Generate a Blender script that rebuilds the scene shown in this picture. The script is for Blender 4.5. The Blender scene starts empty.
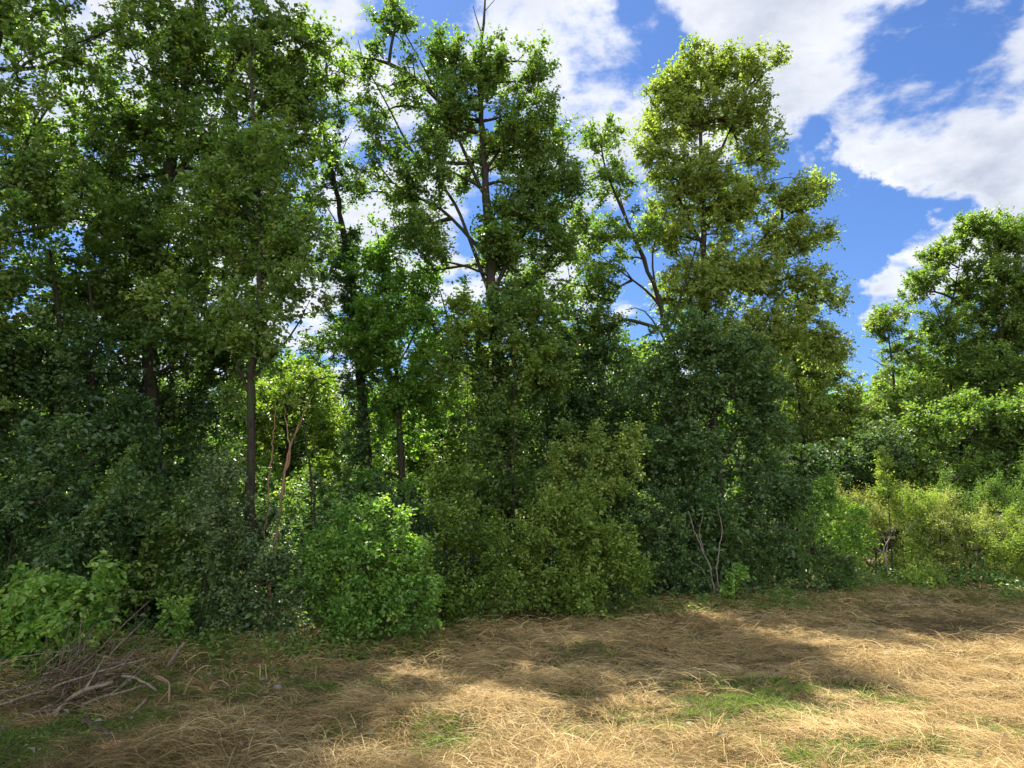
import bpy, math, random
import numpy as np
from mathutils import Vector

R = math.radians
C = bpy.context.scene
COL = C.collection
rng = np.random.default_rng(7)

# ------------------------------------------------------------------ camera
F = 1024 * 24 / 36.0
PITCH = R(9.4)
EYE = 1.6
cd = bpy.data.cameras.new('camera'); cam = bpy.data.objects.new('camera', cd); COL.objects.link(cam)
cam.location = (0, 0, EYE); cam.rotation_euler = (math.pi / 2 + PITCH, 0, 0)
cd.lens = 24; cd.sensor_width = 36; cd.clip_end = 4000; cd.clip_start = 0.05
C.camera = cam

# ------------------------------------------------------------------ sun + exposure
SUN_EL = 58.5
SHADOW = Vector((0.47, -1.0, 0)).normalized()            # where the shadows fall
sdir = Vector((SHADOW.x * math.cos(R(SUN_EL)), SHADOW.y * math.cos(R(SUN_EL)), -math.sin(R(SUN_EL))))
ld = bpy.data.lights.new('sun', 'SUN'); ld.energy = 5.0; ld.angle = R(0.55); ld.color = (1.0, 0.91, 0.77)
so = bpy.data.objects.new('sun', ld); COL.objects.link(so)
so.rotation_euler = sdir.to_track_quat('-Z', 'Y').to_euler(); so.location = (-20, 10, 30)
C.view_settings.view_transform = 'Standard'; C.view_settings.look = 'None'
C.view_settings.exposure = 1.77; C.view_settings.gamma = 1; C.view_settings.use_curve_mapping = False
C.cycles.max_bounces = 8; C.cycles.diffuse_bounces = 6; C.cycles.glossy_bounces = 1
C.cycles.transmission_bounces = 6; C.cycles.transparent_max_bounces = 4
C.cycles.caustics_reflective = False; C.cycles.caustics_refractive = False
C.cycles.sample_clamp_indirect = 10


def P(px, py, d):
    """pixel -> world point on the plane y = d"""
    u = (px - 512) / F; v = (384 - py) / F
    cy, sy = math.cos(PITCH), math.sin(PITCH)
    dy = cy - v * sy; dz = sy + v * cy
    return np.array([u / dy * d, d, EYE + dz / dy * d])


# ------------------------------------------------------------------ sky
w = bpy.data.worlds.new('World'); C.world = w; w.use_nodes = True
nt = w.node_tree; N = nt.nodes; L = nt.links; N.clear()


def node(t, **kw):
    n = N.new(t)
    for k, v in kw.items(): setattr(n, k, v)
    return n


def mth(op, a, b=None, clamp=False):
    n = N.new('ShaderNodeMath'); n.operation = op; n.use_clamp = clamp
    for i, x in enumerate((a, b)):
        if x is None: continue
        if isinstance(x, (int, float)): n.inputs[i].default_value = x
        else: L.new(x, n.inputs[i])
    return n.outputs[0]


sky = node('ShaderNodeTexSky', sky_type='NISHITA', sun_disc=False)
sky.sun_elevation = R(SUN_EL); sky.sun_rotation = math.atan2(-sdir.x, -sdir.y)
sky.air_density = 1.0; sky.dust_density = 0.35; sky.ozone_density = 2.6; sky.altitude = 100
tc = node('ShaderNodeTexCoord')
D = tc.outputs['Generated']
sep = node('ShaderNodeSeparateXYZ'); L.new(D, sep.inputs[0])
den = mth('ADD', mth('MAXIMUM', sep.outputs[2], 0.0), 0.22)
comb = node('ShaderNodeCombineXYZ')
L.new(mth('DIVIDE', sep.outputs[0], den), comb.inputs[0]); L.new(mth('DIVIDE', sep.outputs[1], den), comb.inputs[1])
nz = node('ShaderNodeTexNoise'); nz.inputs['Scale'].default_value = 3.6; nz.inputs['Detail'].default_value = 9
nz.inputs['Roughness'].default_value = 0.60; nz.inputs['Distortion'].default_value = 0.1
L.new(comb.outputs[0], nz.inputs['Vector'])
# low-frequency warp of the direction so that cloud masses have ragged outlines
wn = node('ShaderNodeTexNoise'); wn.inputs['Scale'].default_value = 7.0; wn.inputs['Detail'].default_value = 8; wn.inputs['Roughness'].default_value = .62
L.new(D, wn.inputs['Vector'])
ws = node('ShaderNodeVectorMath', operation='SUBTRACT'); L.new(wn.outputs['Color'], ws.inputs[0]); ws.inputs[1].default_value = (0.5, 0.5, 0.5)
wm = node('ShaderNodeVectorMath', operation='SCALE'); L.new(ws.outputs[0], wm.inputs[0]); wm.inputs['Scale'].default_value = 0.17
wa = node('ShaderNodeVectorMath', operation='ADD'); L.new(D, wa.inputs[0]); L.new(wm.outputs[0], wa.inputs[1])
wd = node('ShaderNodeVectorMath', operation='NORMALIZE'); L.new(wa.outputs[0], wd.inputs[0])
CLOUDS = [  # direction given through a pixel, angular radius in degrees, weight (minus = blue gap)
    (760, 15, 8, .6), (720, 75, 6, .55), (930, 40, 8, .6), (1010, 60, 8, .55), (900, 90, 5, .45), (800, 90, 5, .4), (880, 5, 6, .4),
    (960, 115, 5, .6), (905, 135, 4.5, .7), (865, 150, 3.4, .7), (1000, 95, 5, .4), (930, 150, 3.5, .5), (1020, 150, 2.6, .8),
    (890, 280, 2.6, 1.3), (872, 298, 1.8, 1.0), (908, 305, 1.8, .8), (970, 235, 3.6, 1.2), (1024, 222, 3.8, 1.2), (930, 252, 2.2, .8), (950, 290, 3, .7),
    (560, 60, 6, .55), (610, 110, 5, .5), (410, 210, 7, .6), (350, 180, 6, .55), (330, 15, 6, .5), (540, 5, 5, .45), (585, 150, 4, .5),
    (30, 50, 6, .45), (130, 30, 6, .4), (120, 100, 7, .4), (430, 480, 5, .7), (330, 370, 3, .6), (560, 270, 4, .6), (570, 450, 5, .7), (300, 300, 7, .5), (200, 300, 8, .5), (700, 480, 5, .6), (640, 350, 5, .5),
    (690, 5, 2.2, -.4), (846, 42, 2.8, -1.5), (945, 30, 5, .6), (915, 22, 4, .4), (645, 60, 3.5, -.7), (585, 5, 3.0, -.3), (880, 225, 6, -1.0), (800, 150, 4, -.9),
    (960, 82, 1.6, -.5), (840, 115, 2.4, -.5), (850, 340, 6, -.8), (640, 240, 4, -.6), (680, 300, 5, -.3), (800, 250, 6, -.8), (445, 330, 3, -.5), (335, 345, 2, -.4), (420, 15, 4, -.35), (980, 190, 2.4, -1.1), (930, 205, 3, -.8)]
acc = None
for (px, py, rad, wt) in CLOUDS:
    d = P(px, py, 1.0) - np.array([0, 0, EYE]); d /= np.linalg.norm(d)
    dp = node('ShaderNodeVectorMath', operation='DOT_PRODUCT'); L.new(wd.outputs[0], dp.inputs[0]); dp.inputs[1].default_value = tuple(d)
    mr = node('ShaderNodeMapRange', interpolation_type='SMOOTHSTEP'); L.new(dp.outputs['Value'], mr.inputs[0])
    mr.inputs[1].default_value = math.cos(R(rad * 1.5)); mr.inputs[2].default_value = 1.0
    mr.inputs[3].default_value = 0; mr.inputs[4].default_value = wt
    acc = mr.outputs[0] if acc is None else mth('ADD', acc, mr.outputs[0])
acc = mth('MINIMUM', mth('MAXIMUM', acc, -0.8), 0.62)
acc = mth('ADD', acc, mth('MULTIPLY', mth('MAXIMUM', mth('MULTIPLY', sep.outputs[1], -1.0), 0.0), 0.9))  # extra unseen cloud cover behind the camera, added to fill the shade
dens = mth('ADD', mth('MULTIPLY', mth('SUBTRACT', nz.outputs['Fac'], 0.5), 4.3), mth('MULTIPLY', acc, 0.85))
cl = node('ShaderNodeMapRange', interpolation_type='SMOOTHSTEP'); L.new(dens, cl.inputs[0])
cl.inputs[1].default_value = 0.0; cl.inputs[2].default_value = 0.6
nz2 = node('ShaderNodeTexNoise'); nz2.inputs['Scale'].default_value = 4.2; nz2.inputs['Detail'].default_value = 6
L.new(comb.outputs[0], nz2.inputs['Vector'])
shade = node('ShaderNodeMapRange'); L.new(mth('ADD', mth('MULTIPLY', dens, 0.45), nz2.outputs['Fac']), shade.inputs[0])
shade.inputs[1].default_value = 0.55; shade.inputs[2].default_value = 1.2
cr = node('ShaderNodeMix', data_type='RGBA')
cr.inputs[6].default_value = (3.8, 3.85, 4.0, 1); cr.inputs[7].default_value = (2.0, 2.2, 2.6, 1)
L.new(shade.outputs[0], cr.inputs[0])
skt = node('ShaderNodeMix', data_type='RGBA', blend_type='MULTIPLY'); skt.inputs[0].default_value = 1
L.new(sky.outputs[0], skt.inputs[6]); skt.inputs[7].default_value = (0.30, 0.40, 0.56, 1)
# unseen clouds behind the camera, opposite the sun, brightened as added shade fill
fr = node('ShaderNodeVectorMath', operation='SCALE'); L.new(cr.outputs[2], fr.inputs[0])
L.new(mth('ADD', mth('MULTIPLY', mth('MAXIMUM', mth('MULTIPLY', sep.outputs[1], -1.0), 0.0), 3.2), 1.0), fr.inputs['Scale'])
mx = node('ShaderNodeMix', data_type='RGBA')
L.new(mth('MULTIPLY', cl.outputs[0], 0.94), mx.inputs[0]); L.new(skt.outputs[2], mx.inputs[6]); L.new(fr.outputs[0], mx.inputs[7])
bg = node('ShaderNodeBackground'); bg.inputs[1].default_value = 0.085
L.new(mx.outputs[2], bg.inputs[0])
ow = node('ShaderNodeOutputWorld'); L.new(bg.outputs[0], ow.inputs[0])

# ------------------------------------------------------------------ numeric helpers


def hash2(ix, iy, s):
    h = (ix.astype(np.int64) * 374761393 + iy.astype(np.int64) * 668265263 + s * 1442695041) & 0x7fffffff
    h = ((h ^ (h >> 13)) * 1274126177) & 0x7fffffff
    return ((h ^ (h >> 16)) & 0xffff) / 65535.0


def vnoise(x, y, s=0):
    x = np.asarray(x, float); y = np.asarray(y, float)
    ix = np.floor(x); iy = np.floor(y); fx = x - ix; fy = y - iy
    fx = fx * fx * (3 - 2 * fx); fy = fy * fy * (3 - 2 * fy)
    a = hash2(ix, iy, s); b = hash2(ix + 1, iy, s); c = hash2(ix, iy + 1, s); d = hash2(ix + 1, iy + 1, s)
    return (a * (1 - fx) + b * fx) * (1 - fy) + (c * (1 - fx) + d * fx) * fy


def fbm(x, y, o=4, s=0):
    t = 0; a = 0.5; n = 0
    for k in range(o):
        t = t + a * vnoise(x * 2 ** k, y * 2 ** k, s + k); n += a; a *= .5
    return t / n


def H(x, y):
    x = np.asarray(x, float); y = np.asarray(y, float)
    near = np.exp(-((x / 60) ** 2 + (y / 60) ** 2))
    h = (fbm(x * .35, y * .35, 2, 5) - .5) * 0.24 + (fbm(x * 1.3 + 3, y * 1.3, 3, 11) - .5) * 0.16 + (fbm(x * 4.3, y * 4.3, 2, 21) - .5) * 0.11
    return h * near


def ground(px, py):
    d = 8.0
    for _ in range(12):
        u = (px - 512) / F; v = (384 - py) / F
        cy, sy = math.cos(PITCH), math.sin(PITCH)
        dy = cy - v * sy; dz = sy + v * cy
        x = u / dy * d; z = float(H(x, d))
        d = (EYE - z) / (-dz / dy)
    return np.array([u / dy * d, d, float(H(u / dy * d, d))])


def unit(v): return v / np.maximum(np.linalg.norm(v, axis=-1, keepdims=True), 1e-9)


# ------------------------------------------------------------------ materials
def mat(name):
    m = bpy.data.materials.new(name); m.use_nodes = True
    return m, m.node_tree.nodes, m.node_tree.links, m.node_tree.nodes['Principled BSDF']


def ramp_node(n, stops):
    r = n.new('ShaderNodeValToRGB'); e = r.color_ramp.elements
    while len(e) > 1: e.remove(e[-1])
    e[0].position = stops[0][0]; e[0].color = (*stops[0][1], 1)
    for p, c in stops[1:]:
        k = e.new(p); k.color = (*c, 1)
    return r


def leaf_material(name, cols, trans=0.50, tint=(1.08, 1.25, 0.45), rough=0.42, spec=.45):
    m, n, l, b = mat(name)
    a = n.new('ShaderNodeAttribute'); a.attribute_name = 'tint'
    r = ramp_node(n, [(i / (len(cols) - 1), c) for i, c in enumerate(cols)])
    l.new(a.outputs['Fac'], r.inputs[0]); l.new(r.outputs[0], b.inputs['Base Color'])
    b.inputs['Roughness'].default_value = rough; b.inputs['Specular IOR Level'].default_value = spec
    t = n.new('ShaderNodeBsdfTranslucent')
    mm = n.new('ShaderNodeMix'); mm.data_type = 'RGBA'; mm.blend_type = 'MULTIPLY'; mm.inputs[0].default_value = 1
    mm.inputs[7].default_value = (tint[0] * 1.3, tint[1] * 1.3, tint[2] * 1.3, 1)
    l.new(r.outputs[0], mm.inputs[6]); l.new(mm.outputs[2], t.inputs[0])
    x = n.new('ShaderNodeMixShader'); x.inputs[0].default_value = trans
    l.new(b.outputs[0], x.inputs[1]); l.new(t.outputs[0], x.inputs[2]); l.new(x.outputs[0], n['Material Output'].inputs[0])
    return m


def bark_material(name, dark, light, moss=None, scale=9):
    m, n, l, b = mat(name)
    g = n.new('ShaderNodeTexCoord'); mp = n.new('ShaderNodeMapping'); mp.inputs['Scale'].default_value = (1, 1, .22)
    l.new(g.outputs['Object'], mp.inputs[0])
    t = n.new('ShaderNodeTexNoise'); t.inputs['Scale'].default_value = scale * 3; t.inputs['Detail'].default_value = 6; t.inputs['Roughness'].default_value = .65
    l.new(mp.outputs[0], t.inputs['Vector'])
    st = [(.3, dark), (.7, light)]
    r = ramp_node(n, st); l.new(t.outputs['Fac'], r.inputs[0]); out = r.outputs[0]
    if moss:
        t2 = n.new('ShaderNodeTexNoise'); t2.inputs['Scale'].default_value = 3; t2.inputs['Detail'].default_value = 5; l.new(g.outputs['Object'], t2.inputs['Vector'])
        r2 = ramp_node(n, [(.48, (0, 0, 0)), (.62, (1, 1, 1))]); l.new(t2.outputs['Fac'], r2.inputs[0])
        x = n.new('ShaderNodeMix'); x.data_type = 'RGBA'; l.new(r2.outputs[0], x.inputs[0]); l.new(out, x.inputs[6]); x.inputs[7].default_value = (*moss, 1); out = x.outputs[2]
    l.new(out, b.inputs['Base Color']); b.inputs['Roughness'].default_value = .9; b.inputs['Specular IOR Level'].default_value = .2
    bp = n.new('ShaderNodeBump'); bp.inputs['Strength'].default_value = .8; bp.inputs['Distance'].default_value = .02
    l.new(t.outputs['Fac'], bp.inputs['Height']); l.new(bp.outputs[0], b.inputs['Normal'])
    return m


M = {}
M['green'] = leaf_material('leaf_green', [(0.056, 0.104, 0.031), (0.095, 0.164, 0.039), (0.158, 0.234, 0.052), (0.260, 0.296, 0.075)])
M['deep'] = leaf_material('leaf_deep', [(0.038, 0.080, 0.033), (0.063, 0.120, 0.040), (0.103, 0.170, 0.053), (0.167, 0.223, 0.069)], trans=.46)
M['olive'] = leaf_material('leaf_olive', [(0.090, 0.130, 0.030), (0.150, 0.200, 0.046), (0.220, 0.272, 0.070), (0.315, 0.350, 0.110)])
M['bright'] = leaf_material('leaf_bright', [(0.073, 0.159, 0.031), (0.119, 0.229, 0.040), (0.178, 0.295, 0.052), (0.266, 0.345, 0.072)], trans=.48)
M['lime'] = leaf_material('leaf_lime', [(0.077, 0.134, 0.023), (0.128, 0.202, 0.032), (0.186, 0.260, 0.047), (0.278, 0.317, 0.073)], trans=.48)
M['straw_leaf'] = leaf_material('leaf_straw', [(0.095, 0.140, 0.030), (0.180, 0.225, 0.050), (0.290, 0.310, 0.085), (0.400, 0.375, 0.140)], trans=.35)
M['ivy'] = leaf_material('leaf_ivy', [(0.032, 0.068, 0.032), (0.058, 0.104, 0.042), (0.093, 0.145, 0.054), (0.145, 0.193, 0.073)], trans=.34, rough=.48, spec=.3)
M['bark'] = bark_material('bark', (.010, .008, .005), (.046, .036, .023), (.022, .034, .009))
M['bark_pale'] = bark_material('bark_pale', (.075, .060, .045), (.24, .20, .155))
M['bark_red'] = bark_material('bark_red', (.10, .055, .028), (.30, .18, .10))
M['deadwood'] = bark_material('deadwood', (.055, .041, .026), (.25, .20, .135), scale=14)
M['deadtwig'] = bark_material('deadtwig', (.030, .021, .013), (.135, .098, .060), scale=14)


# ------------------------------------------------------------------ meshes
def link(name, v, f, m, parent=None, tint=None, smooth=False):
    """v (n,3), f (m,k) -> one mesh object"""
    me = bpy.data.meshes.new(name)
    v = np.asarray(v, np.float32); f = np.asarray(f, np.int32); k = f.shape[1]
    me.vertices.add(len(v)); me.vertices.foreach_set('co', v.ravel())
    me.loops.add(f.size); me.loops.foreach_set('vertex_index', f.ravel())
    me.polygons.add(len(f)); me.polygons.foreach_set('loop_start', np.arange(0, f.size, k, dtype=np.int32))
    if smooth: me.polygons.foreach_set('use_smooth', np.ones(len(f), bool))
    if tint is not None:
        a = me.attributes.new('tint', 'FLOAT', 'POINT'); a.data.foreach_set('value', np.asarray(tint, np.float32))
    me.update(calc_edges=True)
    me.materials.append(m)
    o = bpy.data.objects.new(name, me); COL.objects.link(o)
    if parent is not None: o.parent = parent
    return o


def tag(o, label=None, cat=None, group=None, kind=None):
    if label: o['label'] = label
    if cat: o['category'] = cat
    if group: o['group'] = group
    if kind: o['kind'] = kind
    return o


def tubes(chains, sides=5, rough=0.0):
    """chains: list of (pts (n,3), radii (n,)) -> verts, quads"""
    if not chains: return np.zeros((0, 3)), np.zeros((0, 4), int)
    pts = np.concatenate([c[0] for c in chains]); rad = np.concatenate([c[1] for c in chains])
    tan = np.concatenate([unit(np.gradient(c[0], axis=0)) for c in chains])
    ref = np.where(np.abs(tan[:, 2:3]) > .9, np.array([[1., 0, 0]]), np.array([[0, 0, 1.]]))
    a = unit(np.cross(tan, ref)); b = np.cross(tan, a)
    th = np.arange(sides) / sides * 2 * np.pi
    rr = rad[:, None] * (1 + rough * (rng.random((len(pts), sides)) - .5))
    v = pts[:, None] + (np.cos(th)[None, :, None] * a[:, None] + np.sin(th)[None, :, None] * b[:, None]) * rr[..., None]
    fs = []; o = 0
    idx = []
    for c in chains:
        n = len(c[0]); idx.append(np.arange(o, o + n - 1)); o += n
    idx = np.concatenate(idx)
    s = np.arange(sides); s2 = (s + 1) % sides
    f = np.stack([idx[:, None] * sides + s, idx[:, None] * sides + s2, (idx[:, None] + 1) * sides + s2, (idx[:, None] + 1) * sides + s], -1).reshape(-1, 4)
    # end caps folded to a point: pull the last ring in
    return v.reshape(-1, 3), f


def resample(poly, step):
    poly = np.asarray(poly, float); seg = np.linalg.norm(np.diff(poly, axis=0), axis=1); s = np.concatenate([[0], np.cumsum(seg)])
    n = max(2, int(s[-1] / step) + 1); t = np.linspace(0, s[-1], n)
    # smooth (Catmull-like) by cubic through np.interp then blur
    out = np.stack([np.interp(t, s, poly[:, k]) for k in range(3)], 1)
    for _ in range(2):
        out[1:-1] = .25 * out[:-2] + .5 * out[1:-1] + .25 * out[2:]
    return out


def leaves(base, direc, size, up=0.6, droop=0.0, hexleaf=False, width=.6):
    """one folded leaf per row"""
    n = len(base)
    d = unit(direc + np.array([0, 0, -droop]))
    nr = unit(rng.normal(size=(n, 3)) * (1 - up) + np.array([0, 0, up]))
    side = unit(np.cross(d, nr)); nr = np.cross(side, d)
    s = size[:, None]; fold = .16
    if hexleaf:
        vs = [base, base + d * s * .30 + side * s * width * .46 + nr * s * fold * .8, base + d * s * .68 + side * s * width * .40 + nr * s * fold * .6,
              base + d * s - nr * s * .08,
              base + d * s * .68 - side * s * width * .40 + nr * s * fold * .6, base + d * s * .30 - side * s * width * .46 + nr * s * fold * .8]
        v = np.stack(vs, 1).reshape(-1, 3); o = (np.arange(n) * 6)[:, None]
        f = np.concatenate([o + [0, 1, 3], o + [1, 2, 3], o + [0, 3, 5], o + [3, 4, 5]], 0); return v, f, 6
    vs = [base, base + d * s * .48 + side * s * width * .5 + nr * s * fold, base + d * s - nr * s * .06, base + d * s * .48 - side * s * width * .5 + nr * s * fold]
    v = np.stack(vs, 1).reshape(-1, 3); o = (np.arange(n) * 4)[:, None]
    f = np.concatenate([o + [0, 1, 2], o + [0, 2, 3]], 0); return v, f, 4


class Plant:
    """trunk polylines + crown lobes -> skeleton grown from the trunks to clump centres, leaves on twigs round them"""

    def __init__(s, trunks, limbs=(), step=.25):
        s.pos = []; s.par = []; s.path = []; s.limb = []; s.chains = []   # chain: (node indices, kind)
        for tr in trunks:                      # (poly, r0, r1)
            s._poly(resample(tr[0], step), -1, tr[1], tr[2], 'trunk')
        for lb in limbs:
            p = np.asarray(lb[0], float); P0 = np.array(s.pos)
            cost = np.linalg.norm(P0 - p[0], axis=1) + 0.5 * np.maximum(0, P0[:, 2] - p[0][2])
            j = int(np.argmin(cost)); pp = np.concatenate([[s.pos[j]], p]) if cost[j] > .1 else p
            s._poly(resample(pp, step), j, lb[1], lb[2], 'limb')

    def _poly(s, pts, j, r0, r1, kind):
        ids = []
        lid = len([c for c in s.chains if c['kind'] == 'limb']) if kind == 'limb' else -1
        for k, p in enumerate(pts):
            if k == 0 and j >= 0: ids.append(j); continue
            pr = ids[-1] if ids else -1
            s.pos.append(p); s.par.append(pr); s.limb.append(lid)
            s.path.append(0 if kind == 'trunk' else (s.path[pr] + np.linalg.norm(p - s.pos[pr])) if pr >= 0 else 0)
            ids.append(len(s.pos) - 1)
        t = np.linspace(0, 1, len(ids)); r = r0 * (1 - t) + r1 * t
        if kind == 'trunk' and pts[0][2] < .5: r[0] *= 1.45; r[1] *= 1.12 if len(r) > 2 else 1
        s.chains.append(dict(ids=ids, kind=kind, r=r, lid=lid))

    def grow(s, att, bf=.35, seg=.3, wob=.10, minz=None):
        n0 = len(s.pos); cap = n0 + len(att) * 14 + 50
        pos = np.zeros((cap, 3)); pos[:n0] = s.pos; path = np.zeros(cap); path[:n0] = s.path
        dist = np.linalg.norm(att[:, None] - pos[None, :n0], axis=2).min(1)
        order = np.argsort(dist * (1 + .15 * rng.random(len(att)))); n = n0
        nl = len([c for c in s.chains if c['kind'] == 'limb'])
        s.outdir = np.zeros_like(att)
        ok = np.ones(n0, bool)
        for i in order:
            a = att[i]; dv = a - pos[:n]; dd = np.sqrt((dv ** 2).sum(1))
            cost = dd + bf * path[:n] + .55 * np.maximum(0, pos[:n, 2] - a[2] + .15 * dd)
            j = int(np.argmin(cost)); d = dd[j]
            s.outdir[i] = dv[j] / max(d, 1e-6)
            m = min(12, max(1, int(math.ceil(d / seg))))
            ctl = pos[j] + dv[j] * .5 + rng.normal(size=3) * wob * d + np.array([0, 0, .07 * d])
            ids = [j]; lid = s.limb[j] if s.limb[j] >= 0 else nl
            if s.limb[j] < 0: nl += 1
            for k in range(1, m + 1):
                t = k / m; p = (1 - t) ** 2 * pos[j] + 2 * t * (1 - t) * ctl + t * t * a
                pos[n] = p; path[n] = path[ids[-1]] + d / m; s.par.append(ids[-1]); s.limb.append(lid); s.pos.append(p); ids.append(n); n += 1
            s.chains.append(dict(ids=ids, kind='twig', lid=lid))
        s.n0 = n0; s.N = n; s.P = pos[:n]
        cnt = np.zeros(n); 
        for c in s.chains:
            if c['kind'] == 'twig': cnt[c['ids'][-1]] += 1
        for k in range(n - 1, -1, -1):
            if s.par[k] >= 0: cnt[s.par[k]] += cnt[k]
        s.cnt = cnt

    def wood(s, root, bark, rtip=.006, expo=.46, big=.028, sides=6, trunk_name='trunk', limb_name='limb', minr=.0035, trunkbark=None):
        P0 = np.array(s.pos); groups = {}
        owner = {}; side = {}                              # node -> chain, chain -> first side branch it hangs on
        for ci, c in enumerate(s.chains):
            ids = np.array(c['ids']); pts = P0[ids]
            pc = owner.get(c['ids'][0], -1)
            for q in c['ids'][1:]: owner[q] = ci
            if c['kind'] == 'trunk':
                owner[c['ids'][0]] = ci
                pts = pts.copy(); pts[1:-1] += rng.normal(size=(len(pts) - 2, 3)) * .16 * c['r'][1:-1, None]
                rr = c['r'] * (1 + .10 * rng.normal(size=len(pts)))
                v, f = tubes([(pts, rr)], 12, .2); link(trunk_name, v, f, trunkbark or bark, root, smooth=True); continue
            if c['kind'] == 'limb': r = c['r']
            else:
                r = np.maximum(minr, rtip * np.maximum(s.cnt[ids], 1) ** expo)
                if len(r) > 1: r[0] = min(r[0], r[1] * 1.25); r[-1] *= .4
            g = groups.setdefault(c['lid'], dict(ch=[], r=0, first=ci))
            if ci == g['first']: side[ci] = -1
            else: side[ci] = ci if side.get(pc, -1) == -1 else side[pc]
            g['ch'].append((pts, r, side[ci])); g['r'] = max(g['r'], float(r[0]), float(r[min(1, len(r) - 1)]))
        order = sorted(groups.items(), key=lambda kv: -kv[1]['r'])
        few = []
        for q, (lid, g) in enumerate(order):
            if g['r'] >= big and q < 14:
                sub = {}
                for c in g['ch']: sub.setdefault(c[2], []).append(c)
                main = sub.pop(-1, []); fat = []
                for k_, cs in sub.items():
                    if max(c[1][min(1, len(c[1]) - 1)] for c in cs) >= .016 and len(fat) < 8: fat.append(cs)
                    else: main += cs
                v, f = tubes([c[:2] for c in main], sides, .15); lo = link(limb_name, v, f, bark, root, smooth=True)
                for cs in fat:
                    v, f = tubes([c[:2] for c in cs], 5, .12); link('side_branch', v, f, bark, lo, smooth=True)
            else: few.append(g)
        if len(few) <= 80:
            for g in few:
                v, f = tubes([c[:2] for c in g['ch']], 4); link('twig', v, f, bark, root, smooth=True)
        else:
            v, f = tubes([c[:2] for g in few for c in g['ch']], 4); link('twigs', v, f, bark, root, smooth=True)['kind'] = 'stuff'


def lobes_to_points(lobes, dens, depth_scale, shell=.55, seed=0, gaps=.0, zmin=None, minsep=0):
    """lobes: (centre, rx, ry(depth), rz, weight) in metres -> clump centres"""
    out = []
    for (c, rx, ry, rz, wt) in lobes:
        n = int(dens * wt * (rx * ry * rz) ** .8 * 7.0) + 4
        u = unit(rng.normal(size=(n * 2, 3))); r = rng.random(n * 2) ** shell
        p = c + u * r[:, None] * np.array([rx, ry, rz])
        nn = fbm(p[:, 0] * 1.1 + seed + p[:, 1] * .5, p[:, 2] * 1.1 + p[:, 1] * .8, 3, seed)
        p = p[nn > gaps]
        out.append(p[:n])
    p = np.concatenate(out)
    if zmin is not None: p = p[p[:, 2] > zmin]
    # thin out what stands too close together
    return p


def foliage(s, att, root, m, leaf=.085, per=70, spread=.34, name='crown', hexleaf=False, up=.55, droop=.15, width=.62, twigmat=None, tint0=.45, tintv=.22, upness=.25, radial=0.0):
    n = len(att); k = 5; q = max(3, int(per / k))
    od = s.outdir if s is not None else unit(rng.normal(size=(n, 3)))
    tdir = unit(od[:, None] * .75 + rng.normal(size=(n, k, 3)) * .75 + np.array([0, 0, upness]))
    tl = spread * (0.5 + 1.0 * rng.random((n, k)) ** 1.5)
    st = att[:, None] - tdir * tl[..., None] * .35
    t = (np.arange(q) + .5) / q
    tt = t[None, None] + (rng.random((n, k, q)) - .5) / q
    bend = np.array([0, 0, -1.]) * (droop * .5)
    pos = st[:, :, None] + tdir[:, :, None] * (tl[..., None] * tt)[..., None] * 1.0 + bend * (tl[..., None] * tt ** 2)[..., None]
    sd = unit(np.cross(tdir, np.array([0, 0, 1.]) + rng.normal(size=tdir.shape) * .35))
    sg = np.where(np.arange(q) % 2 == 0, 1., -1.)
    ld = tdir[:, :, None] * .55 + sd[:, :, None] * sg[None, None, :, None] * .9 + rng.normal(size=(n, k, q, 3)) * .38
    pos = (pos + rng.normal(size=pos.shape) * spread * .07).reshape(-1, 3); ld = ld.reshape(-1, 3)
    sz = leaf * (.42 + .95 * rng.random(len(pos)))
    v, f, vn = leaves(pos, ld, sz, up=up, droop=droop, hexleaf=hexleaf, width=width)
    ct = tint0 + tintv * rng.normal(size=n) * .6
    lt = np.repeat(ct, k * q) + tintv * .7 * rng.normal(size=len(pos))
    lt = np.where(rng.random(len(pos)) < .025, .95, lt)
    link(name, v, f, m, root, tint=np.repeat(np.clip(lt, 0, 1), vn))
    if twigmat:
        ch = [(np.stack([a, (a + b) / 2, b]), np.array([.0045, .0035, .002])) for a, b in zip(st.reshape(-1, 3), (st + tdir * tl[..., None]).reshape(-1, 3))]
        return ch
    return []


LEAFCOUNT = 0


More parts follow.
